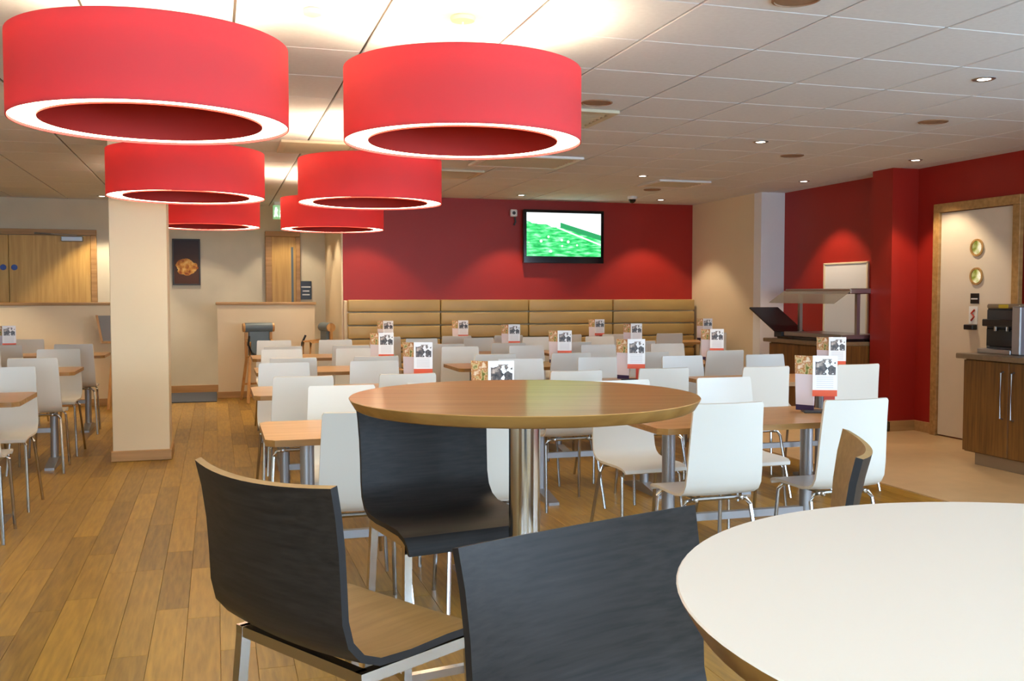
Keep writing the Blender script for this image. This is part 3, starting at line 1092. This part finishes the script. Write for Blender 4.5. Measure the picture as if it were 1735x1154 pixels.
t = thing('wall_sensor', 'small white sensor box on the red wall left of the television', 'sensor', (3.60, 11.795, 2.33))
bm = bmesh.new()
bx(bm, -0.045, 0.045, -0.05, 0.0, -0.045, 0.045, 0.01)
part('housing', bm, 'white_plastic', t)
bm = bmesh.new()
lathe(bm, [(0, 0), (0.022, 0.0), (0.020, 0.008), (0, 0.012)], 16)
part('sensor_lens', bm, 'dark_grey', t, (0, -0.05, 0), (R(90), 0, 0))
bm = bmesh.new()
tube(bm, [(0.02, -0.012, -0.045), (0.03, -0.012, -0.11), (0.01, -0.012, -0.15)], 0.012, 8)
part('cable', bm, 'dark_grey', t)

t = thing('food_poster', 'framed dark poster of fried food on the corridor wall beside the pillar', 'poster', (-0.36, 13.59, 1.735))
bm = bmesh.new()
bx(bm, -0.16, 0.16, -0.016, -0.010, -0.295, 0.295)
part('print', bm, 'poster', t)
bm = bmesh.new()
for (a, b, c, d) in ((-0.175, 0.175, 0.285, 0.305), (-0.175, 0.175, -0.305, -0.285), (-0.175, -0.155, -0.285, 0.285), (0.155, 0.175, -0.285, 0.285)):
    bx(bm, a, b, -0.024, 0.008, c, d, 0.003)
part('frame', bm, 'dark_grey', t)

t = thing('wall_sign', 'small black sign with white lines beside the corridor door', 'sign', (1.185, 13.585, 1.365))
bm = bmesh.new()
bx(bm, -0.075, 0.075, -0.012, 0.0, -0.125, 0.125, 0.003)
part('panel', bm, 'black', t)
for zz, w in ((0.045, 0.062), (-0.01, 0.045), (-0.06, 0.05)):
    bm = bmesh.new()
    bx(bm, -w, w, -0.015, -0.011, zz - 0.008, zz + 0.008)
    part('printed_line', bm, 'sign_white', t)

t = thing('exit_sign', 'green lit emergency exit sign hanging above the corridor', 'sign', (0.80, 13.0, 2.37))
bm = bmesh.new()
bx(bm, -0.075, 0.075, -0.012, 0.012, -0.09, 0.09, 0.003)
part('panel', bm, 'exit_green', t)
for sx in (-0.035, 0.035):
    bm = bmesh.new()
    lathe(bm, [(0, -0.012), (0.012, 0), (0, 0.012)], 10, c=(sx, -0.015, 0.055))
    tube(bm, [(sx, -0.015, 0.04), (sx - 0.004, -0.015, -0.005)], 0.012, 6)
    tube(bm, [(sx - 0.004, -0.015, -0.005), (sx - 0.022, -0.015, -0.06)], 0.008, 6)
    tube(bm, [(sx - 0.004, -0.015, -0.005), (sx + 0.018, -0.015, -0.055)], 0.008, 6)
    tube(bm, [(sx - 0.02, -0.015, 0.012), (sx + 0.02, -0.015, 0.03)], 0.007, 6)
    part('running_figure', bm, 'exit_white', t)
bm = bmesh.new()
bx(bm, -0.06, 0.06, -0.02, 0.02, 0.09, 0.13, 0.004)
part('ceiling_mount', bm, 'white_plastic', t)

tag(sbox('floor_mat', 'mat_blue', -0.80, 0.0, 12.35, 13.52, 0.0, 0.012, '', ''), 'blue-grey carpet mat in the corridor opening', 'mat')
bpy.data.objects['floor_mat'].pop('kind', None)

# ------------------------------------------------------------------ servery: hot counter with gantry
t = thing('hot_counter', 'walnut hot-food counter with dark top below the serving hatch', 'counter', (5.70, 8.12, 0))
YL = 1.13
simple_box('plinth', 'plinth', 0.06, 0.68, 0.02, YL - 0.05, 0, 0.10, 0, t)
for k in range(2):
    a, b = 0.0 + k * (YL - 0.03) / 2, (k + 1) * (YL - 0.03) / 2
    dr = simple_box('door', 'walnut', 0.0, 0.022, a + 0.004, b - 0.004, 0.11, 0.79, 0.002, t)
simple_box('body', 'walnut', 0.022, 0.68, 0.0, YL - 0.03, 0.10, 0.80, 0.002, t)
simple_box('worktop', 'worktop', -0.04, 0.70, 0.0, YL + 0.03, 0.80, 0.84, 0.006, t)
simple_box('hot_plate', 'black_gloss', 0.04, 0.62, 0.02, YL - 0.12, 0.84, 0.862, 0.004, t)
simple_box('tray_rail', 'steel', 0.14, 0.62, 0.03, YL - 0.09, 0.862, 0.91, 0.006, t)

t = thing('heated_gantry', 'steel gantry with a glass sneeze screen standing on the hot counter', 'gantry', (6.02, 8.12, 0.91))
for yy in (0.06, 1.04):
    bm = bmesh.new()
    tube(bm, [(0.02, yy, 0), (0.02, yy, 0.43)], 0.018, square=True)
    part('post', bm, 'steel', t)
bm = bmesh.new()
bx(bm, -0.12, 0.14, -0.02, 1.12, 0.40, 0.455, 0.008)
part('heat_lamp_bar', bm, 'steel', t)
bm = bmesh.new()
prism(bm, [(-0.12, 0.425), (-0.115, 0.435), (-0.30, 0.315), (-0.305, 0.305)], 1, -0.02, 1.14)
part('sneeze_screen', bm, 'canopy_glass', t)

t = thing('menu_board', 'black slanted board standing on the left end of the hot counter', 'board', (6.02, 9.34, 0.845))
bm = bmesh.new()
a = [(-0.02, 0.075), (0.0, 0.068), (0.40, 0.30), (0.39, 0.312)]
prism(bm, [(-0.14, 0.065), (-0.125, 0.06), (0.40, 0.305), (0.385, 0.318)], 0, -0.26, 0.10)
part('panel', bm, 'black', t)
bm = bmesh.new()
bx(bm, -0.2, 0.04, -0.16, -0.02, 0.0, 0.06, 0.004)
tube(bm, [(-0.08, -0.09, 0.03), (-0.08, 0.10, 0.165)], 0.012, 8)
part('stand', bm, 'dark_grey', t)

# right-hand drinks counter
t = thing('drinks_counter', 'walnut cabinet with brown worktop at the right edge', 'counter', (5.50, 3.45, 0))
YL = 2.69
simple_box('body', 'walnut', 0.022, 0.90, 0.0, YL, 0.10, 0.815, 0.002, t)
simple_box('plinth', 'plinth', 0.07, 0.90, 0.0, YL - 0.06, 0.0, 0.10, 0.0, t)
simple_box('worktop', 'worktop', -0.045, 0.905, 0.0, YL + 0.04, 0.815, 0.855, 0.006, t)
nd = 6
for k in range(nd):
    w = YL / nd
    a, b = YL - (k + 1) * w, YL - k * w
    dr = simple_box('door', 'walnut', 0.0, 0.022, a + 0.002, b - 0.002, 0.11, 0.805, 0.002, t)
    hy = a + 0.05 if k % 2 == 0 else b - 0.05
    bm = bmesh.new()
    tube(bm, [(0.0, hy, 0.39), (-0.028, hy, 0.40), (-0.028, hy, 0.73), (0.0, hy, 0.74)], 0.006, 8)
    part('handle', bm, 'steel', dr, label='long steel bar handle')

t = thing('coffee_machine', 'black and silver coffee machine on the drinks counter', 'coffee machine', (5.60, 5.72, 0.856))
bm = bmesh.new()
bx(bm, 0.10, 0.52, 0.0, 0.42, 0.02, 0.34, 0.012)
part('body', bm, 'dark_grey', t)
bm = bmesh.new()
bx(bm, 0.085, 0.102, 0.10, 0.40, 0.05, 0.19, 0.006)
part('dispensing_bay', bm, 'black_gloss', t)
bm = bmesh.new()
bx(bm, 0.06, 0.11, 0.09, 0.42, 0.205, 0.26, 0.006)
part('control_panel', bm, 'black', t)
bm = bmesh.new()
bx(bm, 0.02, 0.52, 0.0, 0.085, 0.0, 0.36, 0.008)
part('side_panel', bm, 'alloy', t)
bm = bmesh.new()
bx(bm, 0.02, 0.12, 0.09, 0.42, 0.0, 0.035, 0.004)
part('drip_tray', bm, 'steel', t)
bm = bmesh.new()
bx(bm, 0.10, 0.52, 0.09, 0.42, 0.34, 0.375, 0.01)
part('lid', bm, 'plinth', t)
bm = bmesh.new()
bx(bm, 0.094, 0.101, 0.20, 0.29, 0.345, 0.372, 0.001)
part('sticker', bm, 'sign_yellow', t, label='small yellow sticker')
for k in range(2):
    bm = bmesh.new()
    tube(bm, [(0.08, 0.18 + 0.12 * k, 0.205), (0.08, 0.18 + 0.12 * k, 0.17)], 0.012, 8)
    part('spout', bm, 'chrome', t)

# ------------------------------------------------------------------ high chairs for children
def high_chair(x, y, rz, label, pad):
    t = thing('high_chair', label, 'high chair', (x, y, 0), rz)
    for s in (-1, 1):
        bm = bmesh.new()
        tube(bm, [(s * 0.15, -0.13, 0.56), (s * 0.20, -0.25, 0.0)], 0.016, square=True)
        part('leg', bm, 'pine', t)
        bm = bmesh.new()
        tube(bm, [(s * 0.15, 0.13, 0.93), (s * 0.15, 0.13, 0.5), (s * 0.20, 0.24, 0.0)], 0.016, square=True)
        part('leg', bm, 'pine', t)
        bm = bmesh.new()
        tube(bm, [(s * 0.15, 0.13, 0.74), (s * 0.15, -0.13, 0.72), (s * 0.15, -0.14, 0.54)], 0.014, square=True)
        part('arm_rail', bm, 'pine', t)
    simple_box('seat', 'pine', -0.15, 0.15, -0.14, 0.14, 0.53, 0.55, 0.004, t)
    bm = bmesh.new()
    tube(bm, [(-0.19, -0.235, 0.10), (0.19, -0.235, 0.10)], 0.012, square=True)
    tube(bm, [(-0.185, 0.20, 0.20), (0.185, 0.20, 0.20)], 0.012, square=True)
    part('stretcher', bm, 'pine', t)
    bm = bmesh.new()
    tube(bm, [(-0.165, 0.12, 0.90), (0.165, 0.12, 0.90)], 0.058, 16)
    part('padded_roll', bm, pad, t, label='blue-grey padded roll')
    bm = bmesh.new()
    tube(bm, [(-0.19, 0.12, 0.90), (-0.165, 0.12, 0.90)], 0.054, 16)
    tube(bm, [(0.165, 0.12, 0.90), (0.19, 0.12, 0.90)], 0.054, 16)
    part('roll_end', bm, 'pine', t)
    bm = bmesh.new()
    bx(bm, -0.13, 0.13, 0.08, 0.12, 0.55, 0.86, 0.015)
    part('back_pad', bm, pad, t)
    bm = bmesh.new()
    tube(bm, [(-0.15, -0.10, 0.80), (-0.17, -0.14, 0.70), (-0.13, -0.17, 0.60), (-0.02, -0.18, 0.53)], 0.014, 8)
    part('strap', bm, 'black', t, label='black harness strap')
    return t


high_chair(0.52, 12.30, R(8), 'pine high chair with blue-grey padding left of the dining chairs by the partition', 'blue_grey')
high_chair(1.20, 12.25, R(-78), 'second pine high chair, partly hidden at the right end of the partition', 'blue_grey')

t = thing('leaning_board', 'grey board with a brown wooden edge behind the pillar by the left partition', 'board', (-1.13, 12.05, 0))
bm = bmesh.new()
prism(bm, [(-0.185, 1.07), (-0.160, 1.07), (-0.110, 0.765), (-0.135, 0.765)], 1, -0.02, 0.02)
bx(bm, -0.13, 0.24, -0.01, 0.02, 0.745, 0.765, 0.003)
part('wooden_edge', bm, 'pine', t)
bm = bmesh.new()
bm_v = [bm.verts.new(p) for p in ((-0.16, -0.012, 1.065), (0.22, -0.012, 1.065), (0.22, -0.012, 0.775), (-0.115, -0.012, 0.775))]
f = bm.faces.new(bm_v)
ret = bmesh.ops.extrude_face_region(bm, geom=[f])
bmesh.ops.translate(bm, vec=(0, 0.02, 0), verts=[e for e in ret['geom'] if isinstance(e, bmesh.types.BMVert)])
part('grey_panel', bm, 'board_grey', t)
bm = bmesh.new()
tube(bm, [(0.0, 0.02, 0.78), (-0.06, 0.12, 0.0)], 0.014, square=True)
tube(bm, [(0.20, 0.02, 0.78), (0.24, 0.12, 0.0)], 0.014, square=True)
tube(bm, [(0.0, 0.0, 0.78), (-0.05, -0.2, 0.0)], 0.014, square=True)
tube(bm, [(0.20, 0.0, 0.78), (0.23, -0.2, 0.0)], 0.014, square=True)
part('stand', bm, 'pine', t)


# ------------------------------------------------------------------ table menus
def make_menu():
    t = thing('menu_stand', '', 'menu', (0, 0, 0), 0, 'printed menus standing on the tables')
    bm = bmesh.new()
    bx(bm, -0.058, 0.058, -0.002, 0.002, 0.082, 0.278)
    part('front_card', bm, 'menu_front', t, (0.012, -0.02, 0))
    bm = bmesh.new()
    prism(bm, [(-0.046, 0.008), (0.046, 0.008), (0.055, 0.275), (-0.055, 0.275)], 1, -0.002, 0.002)
    part('side_card', bm, 'menu_side', t, (-0.072, 0.022, 0), (0, 0, R(-38)))
    bm = bmesh.new()
    bx(bm, 0.010, 0.062, -0.014, -0.010, 0.012, 0.10)
    part('stem', bm, 'sign_red', t)
    bm = bmesh.new()
    bx(bm, -0.085, 0.065, -0.03, 0.05, 0.0, 0.012, 0.003)
    part('base', bm, 'dark_grey', t)
    return t


MENUS = [
    (1.20, 4.16, -10, 'menu with a printed photo on the nearest table behind the wooden bar table'),
    (1.22, 5.95, -12, 'menu on the second table of the pillar-side row'),
    (1.25, 7.50, -12, 'menu on the third table of the pillar-side row'),
    (1.86, 10.98, -14, 'menu on the first banquette table, at the left'),
    (2.72, 10.92, -14, 'menu on the second banquette table'),
    (2.83, 9.27, -16, 'menu on the fourth table of the middle row'),
    (2.74, 7.56, -16, 'menu on the third table of the middle row'),
    (2.66, 5.95, -20, 'menu on the second table of the middle row'),
    (2.80, 4.06, -22, 'large menu nearest the camera, on the front table of the middle row'),
    (4.42, 10.94, -18, 'menu on the third banquette table'),
    (4.12, 9.20, -18, 'menu on the third table of the servery-side row'),
    (4.12, 7.52, -22, 'menu on the second table of the servery-side row'),
    (4.12, 5.82, -25, 'menu on the front table of the servery-side row'),
    (5.86, 10.92, -22, 'menu on the banquette table at the right, by the cream wall'),
    (-1.895, 10.25, 8, 'colourful menu at the left edge on the back table left of the pillar'),
]
mproto = None
for (x, y, rz, lb) in MENUS:
    if mproto is None:
        mproto = make_menu()
        mproto.location = (x, y, 0.7305)
        mproto.rotation_euler = (0, 0, R(rz))
        mproto['label'] = lb
    else:
        dup(mproto, (x, y, 0.7305), R(rz), lb)
